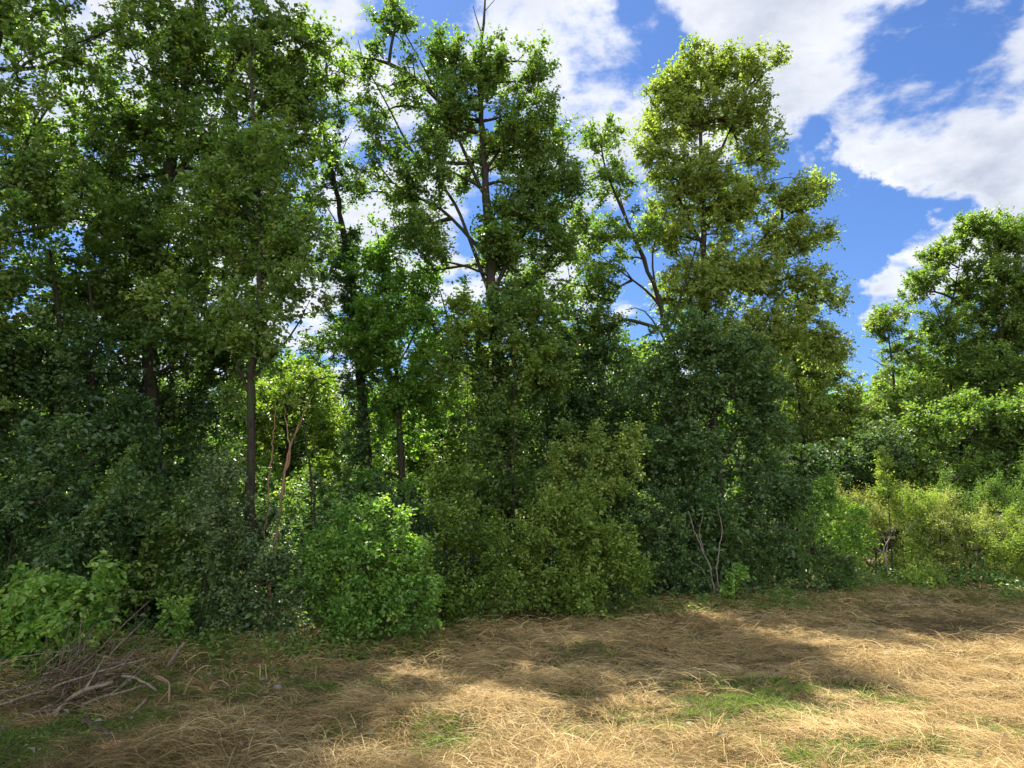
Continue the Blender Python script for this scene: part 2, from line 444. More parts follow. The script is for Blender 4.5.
def plant(name, label, cat, group, trunks, limbs, lobes, d, m, dens=1.0, leaf=.085, per=70, spread=.34, bark='bark', gaps=.36, dr=None, shell=.55, seed=None, bf=.35,
          rtip=.006, big=.028, hexleaf=False, droop=.15, up=.55, tint0=.45, tintv=.22, twigs=False, trunk_name='trunk', width=.62, wob=.10, upness=.25, trunkbark=None, crown='crown', world=None):
    """trunks: [([(px, py[, dd])...], r0, r1)], py None = on the ground under that pixel column.  lobes: (px, py, rx, ry[, dd[, depthradius[, w]]]) all in pixels at depth d (dd, depthradius metres)"""
    global LEAFCOUNT
    seed = abs(hash_name(label)) % 1000 if seed is None else seed
    mp = d / F

    def pt(q):
        dd = d + (q[2] if len(q) > 2 else 0)
        if q[1] is None:
            p = P(q[0], 520, dd); return np.array([p[0], dd, float(H(p[0], dd)) - .05])
        return P(q[0], q[1], dd)
    T = [(np.array([pt(q) for q in t[0]]), t[1] * .8, t[2] * .6) for t in trunks]
    Lb = [(np.array([pt(q) for q in t[0]]), t[1] * .75, t[2] * .7) for t in limbs]
    LO = []
    for lo in lobes:
        dd = lo[4] if len(lo) > 4 and lo[4] is not None else 0
        rx = lo[2] * mp; rz = lo[3] * mp
        ry = lo[5] if len(lo) > 5 and lo[5] is not None else (dr if dr else min(rx, rz) * 1.0)
        LO.append((P(lo[0], lo[1], d + dd), rx, ry, rz, lo[6] if len(lo) > 6 else 1))
    base = T[0][0][0].copy()
    root = bpy.data.objects.new(name, None); COL.objects.link(root); root.empty_display_size = .3
    tag(root, label, cat, group)
    sh = Plant([(t[0] - base, t[1], t[2]) for t in T], [(t[0] - base, t[1], t[2]) for t in Lb])
    leaf = leaf * .86; spread *= 1.12; dens = dens * 2.1
    att = lobes_to_points([(c - base, a, b, e, wt) for c, a, b, e, wt in LO], dens, 1, shell, seed, gaps, zmin=.12)
    sh.grow(att, bf=bf, wob=wob)
    root.location = base
    ch = foliage(sh, att, root, M[m], leaf, per, spread, name=crown, hexleaf=hexleaf, up=up, droop=droop, tint0=tint0, tintv=tintv, width=width, twigmat=twigs, upness=upness)
    if ch: 
        for c in ch: sh.chains.append(None)
        sh.chains = [c for c in sh.chains if c]
        v, f = tubes(ch, 3); link('twigs', v, f, M[bark], root)
    sh.wood(root, M[bark], rtip=rtip, big=big, trunk_name=trunk_name, trunkbark=M[trunkbark] if trunkbark else None)
    LEAFCOUNT += len(att) * per
    return root


def hash_name(s):
    h = 7
    for c in s: h = (h * 31 + ord(c)) % 1000003
    return h


# ------------------------------------------------------------------ ground
def axis(lo, hi, step, far, n):
    a = np.arange(lo, hi + step / 2, step); g = np.geomspace(1, far, n)
    return np.concatenate([(lo - g)[::-1], a, hi + g])


gx = axis(-11, 20, .09, 900, 22); gy = axis(1, 22, .09, 1400, 22)
X, Y = np.meshgrid(gx, gy); Z = H(X, Y)
v = np.stack([X, Y, Z], -1).reshape(-1, 3); nx, ny = len(gx), len(gy)
i = (np.arange(ny - 1)[:, None] * nx + np.arange(nx - 1)[None]).ravel()
f = np.stack([i, i + 1, i + nx + 1, i + nx], 1)
m, n, l, b = mat('ground_straw')
g = n.new('ShaderNodeTexCoord')
t1 = n.new('ShaderNodeTexNoise'); t1.inputs['Scale'].default_value = .9; t1.inputs['Detail'].default_value = 5; l.new(g.outputs['Object'], t1.inputs['Vector'])
t2 = n.new('ShaderNodeTexNoise'); t2.inputs['Scale'].default_value = 30; t2.inputs['Detail'].default_value = 6; t2.inputs['Roughness'].default_value = .7; l.new(g.outputs['Object'], t2.inputs['Vector'])
r1 = ramp_node(n, [(.28, (.085, .085, .030)), (.46, (.155, .120, .058)), (.6, (.205, .150, .078))]); l.new(t1.outputs['Fac'], r1.inputs[0])
r2 = ramp_node(n, [(.3, (.30, .28, .25)), (.65, (1.15, 1.12, 1.05))]); l.new(t2.outputs['Fac'], r2.inputs[0])
mm = n.new('ShaderNodeMix'); mm.data_type = 'RGBA'; mm.blend_type = 'MULTIPLY'; mm.inputs[0].default_value = 1
l.new(r1.outputs[0], mm.inputs[6]); l.new(r2.outputs[0], mm.inputs[7]); l.new(mm.outputs[2], b.inputs['Base Color'])
b.inputs['Roughness'].default_value = .95; b.inputs['Specular IOR Level'].default_value = .1
bp = n.new('ShaderNodeBump'); bp.inputs['Strength'].default_value = 1; bp.inputs['Distance'].default_value = .05
l.new(t2.outputs['Fac'], bp.inputs['Height']); l.new(bp.outputs[0], b.inputs['Normal'])
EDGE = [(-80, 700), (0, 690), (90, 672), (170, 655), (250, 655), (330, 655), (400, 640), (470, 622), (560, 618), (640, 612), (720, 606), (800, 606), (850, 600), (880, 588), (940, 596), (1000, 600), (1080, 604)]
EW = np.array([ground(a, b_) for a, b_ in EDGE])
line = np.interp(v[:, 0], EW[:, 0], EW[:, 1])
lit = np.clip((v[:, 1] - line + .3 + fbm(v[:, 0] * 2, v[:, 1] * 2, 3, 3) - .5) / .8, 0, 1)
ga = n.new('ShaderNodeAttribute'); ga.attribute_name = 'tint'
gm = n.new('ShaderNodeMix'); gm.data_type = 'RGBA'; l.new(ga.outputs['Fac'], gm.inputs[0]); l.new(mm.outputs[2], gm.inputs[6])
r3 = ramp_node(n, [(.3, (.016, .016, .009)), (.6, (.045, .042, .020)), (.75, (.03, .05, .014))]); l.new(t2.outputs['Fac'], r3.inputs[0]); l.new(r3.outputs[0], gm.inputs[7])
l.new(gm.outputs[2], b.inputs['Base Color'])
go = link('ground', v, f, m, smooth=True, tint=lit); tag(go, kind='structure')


# ------------------------------------------------------------------ mown hay, grass
def blades(base, az, length, lift, width, curl, tint, name, m, label, segs=2):
    """arched strips, one per row; lift = how far the tip rises"""
    n = len(base); d = np.stack([np.cos(az), np.sin(az), np.zeros(n)], 1); s = np.stack([-np.sin(az), np.cos(az), np.zeros(n)], 1)
    # bend sideways
    vs = []
    for k in range(segs + 1):
        t = k / segs
        hgt = lift * (t * (1.0 - curl * t))
        p = base + d * (length * t)[:, None] + s * ((t * t) * length * .2 * (rngb[:n] - .5))[:, None]
        p[:, 2] += hgt
        wv = (width * (1 - .75 * t))[:, None]
        nrm = s * np.cos(rngc[:n])[:, None]; nrm[:, 2] += np.sin(rngc[:n])
        vs += [p - nrm * wv, p + nrm * wv]
    kk = 2 * (segs + 1)
    v = np.stack(vs, 1).reshape(-1, 3); o = (np.arange(n) * kk)[:, None]
    f = np.concatenate([o + [2 * q, 2 * q + 1, 2 * q + 3, 2 * q + 2] for q in range(segs)], 0)
    ob = link(name, v, f, m, tint=np.repeat(np.clip(tint, 0, 1), kk)); tag(ob, label, 'grass', kind='stuff')
    return ob


rngb = rng.random(800000); rngc = rng.random(800000) * 2.2 - 1.1


def scatter(n, dmin=2.6, dmax=21, power=1.0, xl=-1.2, xr=1.3):
    """points on the ground, about even over the picture"""
    q = rng.random(n); d = 1 / ((1 - q) / dmin + q / dmax) ** power if power == 1 else dmin * (dmax / dmin) ** q
    u = xl + (xr - xl) * rng.random(n); return u * d * .82, d


GREEN = [(740, 700, 1.1, .55), (800, 690, .8, .35), (860, 705, .5, .15), (720, 720, .7, .35), (660, 690, .5, .2), (880, 768, .8, .3), (1000, 740, .8, .25), (600, 757, .5, .2), (540, 735, .4, .2), (420, 740, .6, .25),
         (230, 670, .9, .4), (120, 690, 1.0, .6), (40, 740, 1.2, .6), (400, 655, .8, .3), (300, 690, .8, .3), (590, 650, .4, .2), (910, 600, .9, .35), (880, 600, 1.1, .4), (1000, 600, 1.2, .25), (690, 640, .4, .15), (350, 700, .5, .2), (590, 700, .3, .12), (930, 660, .3, .1)]
GREENW = [(ground(a, b_), c, e) for a, b_, c, e in GREEN]


def greenness(x, y):
    g = np.zeros_like(x)
    for c, rx, ry in GREENW:
        g = np.maximum(g, np.exp(-(((x - c[0]) / rx) ** 2 + ((y - c[1]) / (ry * 1.6)) ** 2) * 1.1))
    g = np.clip(g, 0, .95) * np.clip(3.0 * fbm(x * 2.6, y * 3.4, 4, 77) - .8, .05, 1.1)
    g += np.clip((-.6 - x) * .16, 0, .5) * fbm(x * 1.7, y * 1.7, 3, 31)
    return g


m_straw = leaf_material('dry_straw', [(.13, .088, .032), (.28, .195, .078), (.44, .32, .138), (.62, .49, .25)], trans=.15, tint=(1, 1, 1), rough=.6, spec=.25)
m_grass = leaf_material('grass_green', [(.055, .095, .018), (.095, .150, .026), (.155, .205, .042), (.25, .25, .08)], trans=.35, rough=.65, spec=.15)

n = 640000
x, y = scatter(n); gr = greenness(x, y)
keep = rng.random(n) > gr * 1.2; x, y = x[keep], y[keep]; n = len(x)
z = H(x, y)
clump = fbm(x * 1.6 + 9, y * 1.6, 3, 55)                       # hay lies in swaths and heaps
az = fbm(x * .8, y * .8, 2, 91) * 9 + rng.normal(size=n) * .95
far = np.clip(y / 6, 1, 3)
ln = (.07 + .17 * rng.random(n)) * (0.7 + .6 * clump) * far ** .3
lift = ln * np.where(rng.random(n) < .24, .4 + .7 * rng.random(n), .10 + .26 * rng.random(n)) * (.35 + 1.3 * clump)
base = np.stack([x, y, z + rng.random(n) * .09 * np.clip(clump * 2.6 - .9, .08, 1.3)], 1)
tint = .45 + (fbm(x * .9, y * .9, 3, 15) - .5) * .8 + rng.normal(size=n) * .2 - np.clip((.4 - x) * .12, 0, .22)
blades(base, az, ln, lift,   .00105 * far * (.6 + rng.random(n)), .9, tint, 'mown_hay', m_straw, 'dry golden mown hay lying over the clearing')

# heaps of longer hay
n = 150000
x, y = scatter(n); c2 = fbm(x * 1.1 + 4, y * 1.9 + 7, 3, 63); keep = (c2 > .55) & (greenness(x, y) < .6); x, y, c2 = x[keep], y[keep], c2[keep]; n = len(x)
base = np.stack([x, y, H(x, y) + rng.random(n) * np.clip(c2 - .53, 0, .2) * .9], 1)
az = rng.random(n) * 6.3; ln = .12 + .24 * rng.random(n)
blades(base, az, ln, ln * (.15 + .55 * rng.random(n)), .0012 * np.clip(y / 6, 1, 3) * (.6 + rng.random(n)), 1.0, .5 + rng.normal(size=n) * .25, 'hay_heap', m_straw, 'loose ridges of longer dry hay across the mown clearing', 3)

n = 200000
x, y = scatter(n); gr = greenness(x, y); keep = rng.random(n) < gr * 1.1 + .02; x, y = x[keep], y[keep]; n = len(x)
base = np.stack([x, y, H(x, y)], 1); ln = .03 + .11 * rng.random(n)
blades(base, rng.random(n) * 6.3, ln * .8, ln * (.35 + .8 * rng.random(n)), .0022 * np.clip(y / 6, 1, 3) * (.6 + rng.random(n)), .5, .35 + rng.normal(size=n) * .25, 'short_grass', m_grass, 'short green grass showing through the hay in patches')

# tufts and clods standing up out of the mown layer
n = 2600
cx_, cy_ = scatter(n, 2.8, 17); gg = greenness(cx_, cy_); k = 42
x = np.repeat(cx_, k); y = np.repeat(cy_, k); rs = np.repeat(.02 + .09 * rng.random(n) ** 2, k)
a0 = rng.random(n * k) * 6.3; rr_ = rs * np.sqrt(rng.random(n * k)); x = x + np.cos(a0) * rr_; y = y + np.sin(a0) * rr_ * .8
az = a0 + rng.normal(size=n * k) * .7; hs = np.repeat(.35 + rng.random(n), k); ln = (.05 + .09 * rng.random(n * k)) * hs
isg = np.repeat(rng.random(n) < gg * 1.2 + .06, k); base = np.stack([x, y, H(x, y)], 1)
for sel, nm, mt, lb in ((~isg, 'straw_tufts', m_straw, 'small dry tufts and clods sticking up out of the mown hay'), (isg, 'grass_tufts', m_grass, 'small green tufts sticking up out of the mown hay')):
    q = int(sel.sum()); blades(base[sel], az[sel], ln[sel] * .8, ln[sel] * (.4 + .8 * rng.random(q)), .0019 * np.clip(y[sel] / 6, 1, 2.5) * (.6 + rng.random(q)), .5, .42 + rng.normal(size=q) * .25, nm, mt, lb)

# clods of cut green weeds lying in the hay
n = 11000
x, y = scatter(n, 2.8, 14); keep = rng.random(n) < greenness(x, y) * 1.1 - .25; x, y = x[keep], y[keep]; n = len(x)
pp = np.stack([x, y, H(x, y) + .015 + .05 * rng.random(n)], 1)
rp = np.repeat(pp, 5, 0) + rng.normal(size=(n * 5, 3)) * np.array([.04, .04, .012])
v, f, vn = leaves(rp, rng.normal(size=(len(rp), 3)) * [1, 1, .4], .012 + .024 * rng.random(len(rp)), up=.6, width=.5)
tag(link('weeds', v, f, m_grass, tint=np.repeat(np.clip(.3 + .2 * rng.normal(size=len(rp)), 0, 1), vn)), 'low leafy weeds in the greener patches of the clearing', 'weeds', kind='stuff')

# wilted leaves and pale dead scraps in the hay
n = 900
x, y = scatter(n, 3, 13); pp = np.stack([x, y, H(x, y) + .03 + .03 * rng.random(n)], 1)
v, f, vn = leaves(pp, rng.normal(size=(n, 3)) * [1, 1, .25], .03 + .05 * rng.random(n), up=.75, width=.5)
m_lit = leaf_material('fallen_leaf', [(.10, .085, .05), (.16, .13, .08), (.17, .18, .12), (.20, .20, .14)], trans=.15, rough=.8, spec=.1)
tag(link('leaf_litter', v, f, m_lit, tint=np.repeat(rng.random(n), vn)), 'pale wilted leaves scattered on the hay', 'leaves', kind='stuff')

# verge: dry and green grass along the foot of the bushes
n = 80000
q = rng.random(n) * (len(EW) - 1); k = q.astype(int); t = (q - k)[:, None]; p = EW[k] * (1 - t) + EW[k + 1] * t
p = p + np.stack([rng.normal(size=n) * .22, rng.normal(size=n) * .45 + .1, np.zeros(n)], 1); p[:, 2] = H(p[:, 0], p[:, 1])
patch = fbm(p[:, 0] * 1.4, p[:, 1] * 1.4, 3, 8); keep = rng.random(n) < (patch - .36) * 4; p = p[keep]; patch = patch[keep]; n = len(p)
ln = (.08 + .30 * rng.random(n) ** 1.7) * (.4 + patch)
dry = rng.random(n) < .74
az = rng.random(n) * 6.3
for sel, nm, mt, lb in ((dry, 'verge_straw', m_straw, 'dry standing grass along the foot of the bushes'), (~dry, 'verge_grass', m_grass, 'tall green grass along the foot of the bushes')):
    nn = int(sel.sum()); blades(p[sel], az[sel], ln[sel] * (.5 + .6 * rng.random(nn)), ln[sel] * (.5 + .6 * rng.random(nn)), .0032 * (.6 + rng.random(nn)), .65, .4 + rng.normal(size=nn) * .22, nm, mt, lb, 3)

# seedlings and fallen leaves fraying the edge between shrubs and hay
n = 5200
q = rng.random(n) * (len(EW) - 1); k = q.astype(int); t = (q - k)[:, None]; p = EW[k] * (1 - t) + EW[k + 1] * t
p = p + np.stack([rng.normal(size=n) * .2, rng.normal(size=n) * .28 + .05, np.zeros(n)], 1); p[:, 2] = H(p[:, 0], p[:, 1]) + .02
p = p[fbm(p[:, 0] * 2.2, p[:, 1] * 2.2, 3, 19) > .54]; n = len(p)
hh = .05 + .22 * rng.random(n) ** 2
rp = np.repeat(p, 9, 0); ht = rng.random(n * 9); rp[:, 2] += np.repeat(hh, 9) * ht; rp[:, :2] += rng.normal(size=(n * 9, 2)) * .025
v, f, vn = leaves(rp, rng.normal(size=(n * 9, 3)) * [1, 1, .5], .025 + .035 * rng.random(n * 9), up=.6, width=.55)
tag(link('seedlings', v, f, M['green'], tint=np.repeat(np.clip(.5 + .25 * rng.normal(size=n * 9), 0, 1), vn)), 'low leafy seedlings fraying the edge between the shrubs and the hay', 'seedlings', kind='stuff')

# ivy and brambles carpeting the floor of the wood
n = 110000
xx = rng.random(n) * 26 - 11; yy = rng.random(n) * 12 + 6
line = np.interp(xx, EW[:, 0], EW[:, 1]); keep = (yy > line + .15) & (yy < line + 9) & (rng.random(n) < np.exp(-(yy - line) / 5)); xx, yy = xx[keep], yy[keep]; n = len(xx)
hh = fbm(xx * 1.2, yy * 1.2, 3, 44); pp = np.stack([xx, yy, H(xx, yy) + rng.random(n) * .55 * hh], 1)
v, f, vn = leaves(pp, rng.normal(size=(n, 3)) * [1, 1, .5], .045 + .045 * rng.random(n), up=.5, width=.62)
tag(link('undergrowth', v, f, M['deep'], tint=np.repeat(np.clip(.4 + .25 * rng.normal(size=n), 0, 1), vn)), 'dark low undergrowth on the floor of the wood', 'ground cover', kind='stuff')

# ------------------------------------------------------------------ trees
GT = 'tall trees along the edge of the wood'
plant('broadleaf_tree', 'tall tree at the far left edge with sky showing through its feathery top', 'tree', GT,
      [([(-70, None), (-60, 420), (-30, 200), (0, 20), (20, -150)], .16, .04)], [([(-45, 260), (20, 150), (60, 90)], .05, .015), ([(-30, 150), (20, 60), (90, 40), (150, 10)], .04, .01)],
      [(10, 120, 60, 60), (-20, 230, 70, 80), (0, 10, 60, 50), (60, 60, 50, 30, 0, .8, .6), (40, 190, 60, 60), (-40, 340, 80, 90), (110, 20, 60, 25, 0, .8, .45), (0, -120, 110, 110)], 8.6, 'green', dens=8.6, leaf=.085, gaps=.40)
plant('broadleaf_tree', 'largest broad crowned tree filling the upper left of the wood', 'tree', GT,
      [([(160, None), (157, 480), (150, 380), (155, 250), (180, 120), (200, 0), (200, -150)], .17, .05)],
      [([(155, 330), (100, 250), (70, 180)], .06, .015), ([(170, 180), (230, 110), (300, 60)], .06, .015), ([(152, 400), (95, 330), (60, 290)], .05, .015), ([(175, 260), (240, 220), (290, 190)], .05, .012)],
      [(180, 40, 85, 70), (270, 60, 60, 65), (130, 130, 70, 70), (230, 150, 80, 70), (80, 200, 60, 60), (300, 120, 42, 60), (150, 240, 90, 70), (270, 235, 70, 65), (70, 300, 70, 60), (190, 330, 100, 60), (200, -90, 130, 90), (320, 55, 24, 40, 0, .8, .7)],
      10.5, 'green', dens=10.5, leaf=.090, gaps=.37, tint0=.42)
plant('broadleaf_tree', 'slender tree whose bare black trunk rises left of the sunlit gap', 'tree', GT,
      [([(247, None), (250, 560), (251, 450), (250, 380), (262, 300), (258, 180), (250, 60)], .085, .03)],
      [([(262, 300), (290, 250), (320, 230)], .035, .01), ([(251, 390), (220, 330), (190, 300)], .03, .01), ([(255, 375), (300, 330), (310, 300)], .028, .01)],
      [(290, 250, 45, 50), (225, 220, 50, 60), (270, 160, 55, 60), (190, 290, 50, 45), (255, 320, 55, 45, 0, .8, .7), (310, 300, 30, 40, 0, .6, .5), (240, 80, 60, 60), (215, 400, 34, 30, .3, .6, .7), (290, 350, 40, 30, .2, .6, .8), (305, 305, 26, 30, .1, .5, .9), (300, 385, 30, 24, .3, .5, .6), (215, 455, 30, 26, .3, .6, .6)], 8.4, 'green', dens=9, leaf=.08, tint0=.50, gaps=.42)
plant('broadleaf_tree', 'leaning half dead tree wrapped in climbers left of the bright green tree', 'tree', GT,
      [([(372, None), (366, 450), (358, 330), (345, 240), (330, 160), (318, 110)], .17, .045)],
      [([(345, 240), (325, 200), (310, 190)], .025, .008), ([(333, 175), (350, 130), (360, 120)], .02, .006)],
      [(332, 160, 22, 45, 0, .5, .7), (350, 240, 18, 50, 0, .4, .8), (310, 200, 22, 30, 0, .5, .5), (362, 320, 22, 50, 0, .5, .9), (325, 260, 26, 30, 0, .5, .6), (335, 320, 24, 28, 0, .5, .6), (345, 110, 22, 22, 0, .4, .5), (350, 280, 20, 30, -.1, .4, .8), (364, 390, 24, 40, -.1, .5, .8), (366, 440, 26, 30, -.1, .5, .8), (322, 345, 22, 24, .5, .5, .7), (345, 205, 16, 24, 0, .4, .7)], 12.7, 'deep', dens=15, leaf=.07, gaps=.40, spread=.24)
plant('broadleaf_tree', 'mid height bright green tree between the leaning tree and the tallest central tree', 'tree', GT,
      [([(400, None), (402, 480), (398, 380), (385, 290), (378, 235)], .10, .025)], [([(400, 420), (365, 360), (350, 320)], .035, .01), ([(398, 370), (425, 310), (432, 270)], .03, .01)],
      [(378, 260, 34, 42), (400, 320, 48, 50), (365, 350, 38, 48), (415, 390, 45, 45), (370, 430, 46, 50), (420, 460, 44, 44), (365, 480, 40, 34), (440, 500, 40, 30), (345, 400, 26, 34, -.3, .7, .8), (425, 280, 22, 30, 0, .6, .6)], 12.2, 'bright', dens=13, leaf=.085, gaps=.39, tint0=.4)
plant('broadleaf_tree', 'tallest central tree with a dead forked tip and long bare left limbs', 'tree', GT,
      [([(508, None), (506, 520), (500, 420), (495, 330), (490, 240), (482, 140), (479, 60), (484, 20), (486, -12)], .21, .028)],
      [([(492, 300), (455, 200), (410, 150), (385, 100), (362, 60), (358, 40)], .055, .010), ([(490, 260), (440, 205), (395, 190), (370, 150)], .055, .012),
       ([(486, 200), (450, 120), (420, 60), (400, 25)], .05, .012), ([(494, 290), (530, 220), (560, 170), (570, 140)], .06, .012), ([(488, 170), (520, 110), (535, 70)], .045, .012),
       ([(498, 360), (545, 310), (570, 280)], .05, .012), ([(498, 380), (450, 330), (440, 290)], .05, .012), ([(479, 30), (474, 14), (473, 6)], .02, .008), ([(484, 8), (492, -2), (498, -4)], .014, .008)],
      [(400, 25, 34, 18, 0, .8, .55), (365, 60, 20, 24, 0, .6, .5), (405, 85, 30, 30, 0, .7, .35), (370, 110, 26, 26, 0, .6, .35), (385, 145, 36, 22, 0, .7, .5), (365, 175, 22, 20, 0, .6, .5), (410, 190, 36, 26, 0, .9, .6),
       (450, 60, 34, 32), (500, 75, 44, 42), (455, 120, 40, 40), (510, 140, 46, 48), (548, 130, 30, 30, 0, .9, .6), (480, 190, 45, 48), (545, 190, 38, 42), (572, 185, 22, 26, 0, .6, .6), (445, 170, 34, 34, 0, 1, .6),
       (440, 240, 36, 34, 0, 1, .8), (500, 250, 52, 44), (555, 240, 32, 36), (530, 310, 50, 40), (470, 310, 40, 44), (500, 400, 44, 50, 0, 1, .8), (540, 370, 44, 44), (460, 370, 30, 40, -.4, .8, .7), (425, 230, 20, 20, 0, .6, .6), (535, 65, 22, 24, 0, .6, .5), (490, 440, 44, 36, -.3, .7, .8), (520, 480, 46, 34, -.3, .7, .8), (480, 500, 36, 30, -.3, .7, .7), (470, 270, 30, 34, -.3, .6, .8), (500, 330, 34, 40, -.5, .6, .7), (452, 215, 26, 26, -.2, .6, .8), (474, 235, 26, 34, -.3, .5, .8), (455, 270, 24, 24, -.2, .5, .7), (400, 225, 22, 14, 0, .6, .4), (425, 160, 24, 20, 0, .6, .5), (520, 200, 30, 34)],
      11.8, 'green', dens=13.5, leaf=.082, gaps=.39, tint0=.42, rtip=.007)
plant('broadleaf_tree', 'open crowned tree with two bare forking stems between the two tallest trees', 'tree', GT,
      [([(690, None), (684, 450), (672, 350), (655, 285), (640, 250), (620, 205), (603, 165), (600, 135)], .13, .02)],
      [([(660, 300), (640, 285), (615, 268), (600, 255)], .04, .01), ([(640, 250), (625, 215), (618, 190)], .03, .01), ([(668, 335), (690, 270), (700, 230)], .045, .012), ([(655, 290), (650, 250), (665, 215)], .035, .01), ([(672, 350), (640, 300), (625, 310)], .035, .01)],
      [(602, 140, 22, 22, 0, .6, .8), (610, 180, 28, 26, 0, .7, .7), (588, 225, 26, 30, 0, .8, .7), (625, 235, 22, 24, 0, .7, .6), (595, 280, 34, 34, 0, .9, .8), (640, 330, 36, 34), (655, 230, 20, 24, 0, .6, .4), (680, 300, 26, 36, 0, .8, .6), (580, 340, 40, 36), (630, 390, 48, 44)],
      13.0, 'green', dens=12, leaf=.082, gaps=.40, tint0=.5)
plant('broadleaf_tree', 'tall yellowish tree standing right of centre against the blue sky', 'tree', GT,
      [([(722, None), (716, 470), (708, 360), (704, 260), (702, 170), (700, 110), (702, 70)], .20, .03)],
      [([(703, 190), (730, 130), (752, 85), (770, 68)], .05, .012), ([(704, 250), (670, 180), (655, 130), (650, 100)], .05, .012), ([(706, 300), (760, 240), (800, 205)], .06, .012), ([(708, 350), (780, 310), (820, 300)], .06, .012), ([(700, 170), (730, 165), (760, 160)], .035, .01), ([(706, 320), (680, 250), (665, 230)], .04, .01)],
      [(690, 75, 26, 24, 0, .9, .9), (662, 100, 24, 28), (720, 70, 24, 18, 0, .8, .8), (752, 70, 24, 18, 0, .7, .7), (775, 62, 12, 12, 0, .5, .6), (700, 120, 40, 34), (655, 150, 24, 36), (745, 115, 26, 34, 0, .9, .8), (760, 150, 22, 26, 0, .8, .7),
       (690, 180, 40, 40), (735, 205, 42, 38), (790, 200, 28, 20, 0, .9, .8), (815, 190, 13, 14, 0, .5, .7), (670, 225, 30, 36), (790, 240, 34, 28), (820, 235, 14, 14, 0, .6, .5), (740, 270, 52, 38), (800, 285, 36, 24), (830, 300, 14, 12, 0, .6, .6), (690, 290, 40, 40), (780, 330, 46, 34), (820, 345, 32, 24), (730, 350, 52, 40)],
      13.6, 'olive', dens=15.5, leaf=.085, gaps=.37, tint0=.62, rtip=.007)
plant('broadleaf_tree', 'drooping golden green tree sloping down to the right below the tall yellowish tree', 'tree', GT,
      [([(812, None), (808, 470), (800, 400), (790, 330)], .13, .03)], [([(806, 440), (760, 400), (735, 385)], .045, .01), ([(806, 430), (850, 395), (870, 390)], .045, .01)],
      [(790, 350, 40, 30), (760, 390, 40, 34), (820, 375, 42, 28), (850, 410, 36, 26), (800, 420, 50, 34), (770, 440, 36, 26), (866, 435, 28, 24), (745, 480, 30, 26, -.6, .8, .7)],
      18.0, 'olive', dens=8.5, leaf=.08, gaps=.38, tint0=.30, droop=.5, upness=-.05)
plant('broadleaf_tree', 'dense dark green tree in front of the tall yellowish tree', 'tree', GT,
      [([(722, None), (722, 520), (716, 430), (710, 350)], .12, .03)], [([(720, 480), (670, 430), (650, 400)], .04, .01), ([(718, 460), (765, 400), (775, 380)], .04, .01)],
      [(690, 335, 40, 30), (725, 350, 42, 34), (665, 385, 36, 36), (760, 375, 30, 30), (710, 410, 56, 40), (765, 425, 26, 34), (670, 460, 44, 40), (730, 480, 56, 44), (700, 540, 50, 44), (760, 540, 44, 44), (790, 500, 24, 30, 0, .8, .7), (715, 450, 30, 34, -.6, .5, .8), (716, 510, 34, 34, -.6, .5, .8), (714, 565, 30, 26, -.5, .5, .7)],
      11.9, 'deep', dens=13, leaf=.085, gaps=.38, tint0=.5, droop=.3, upness=.0)

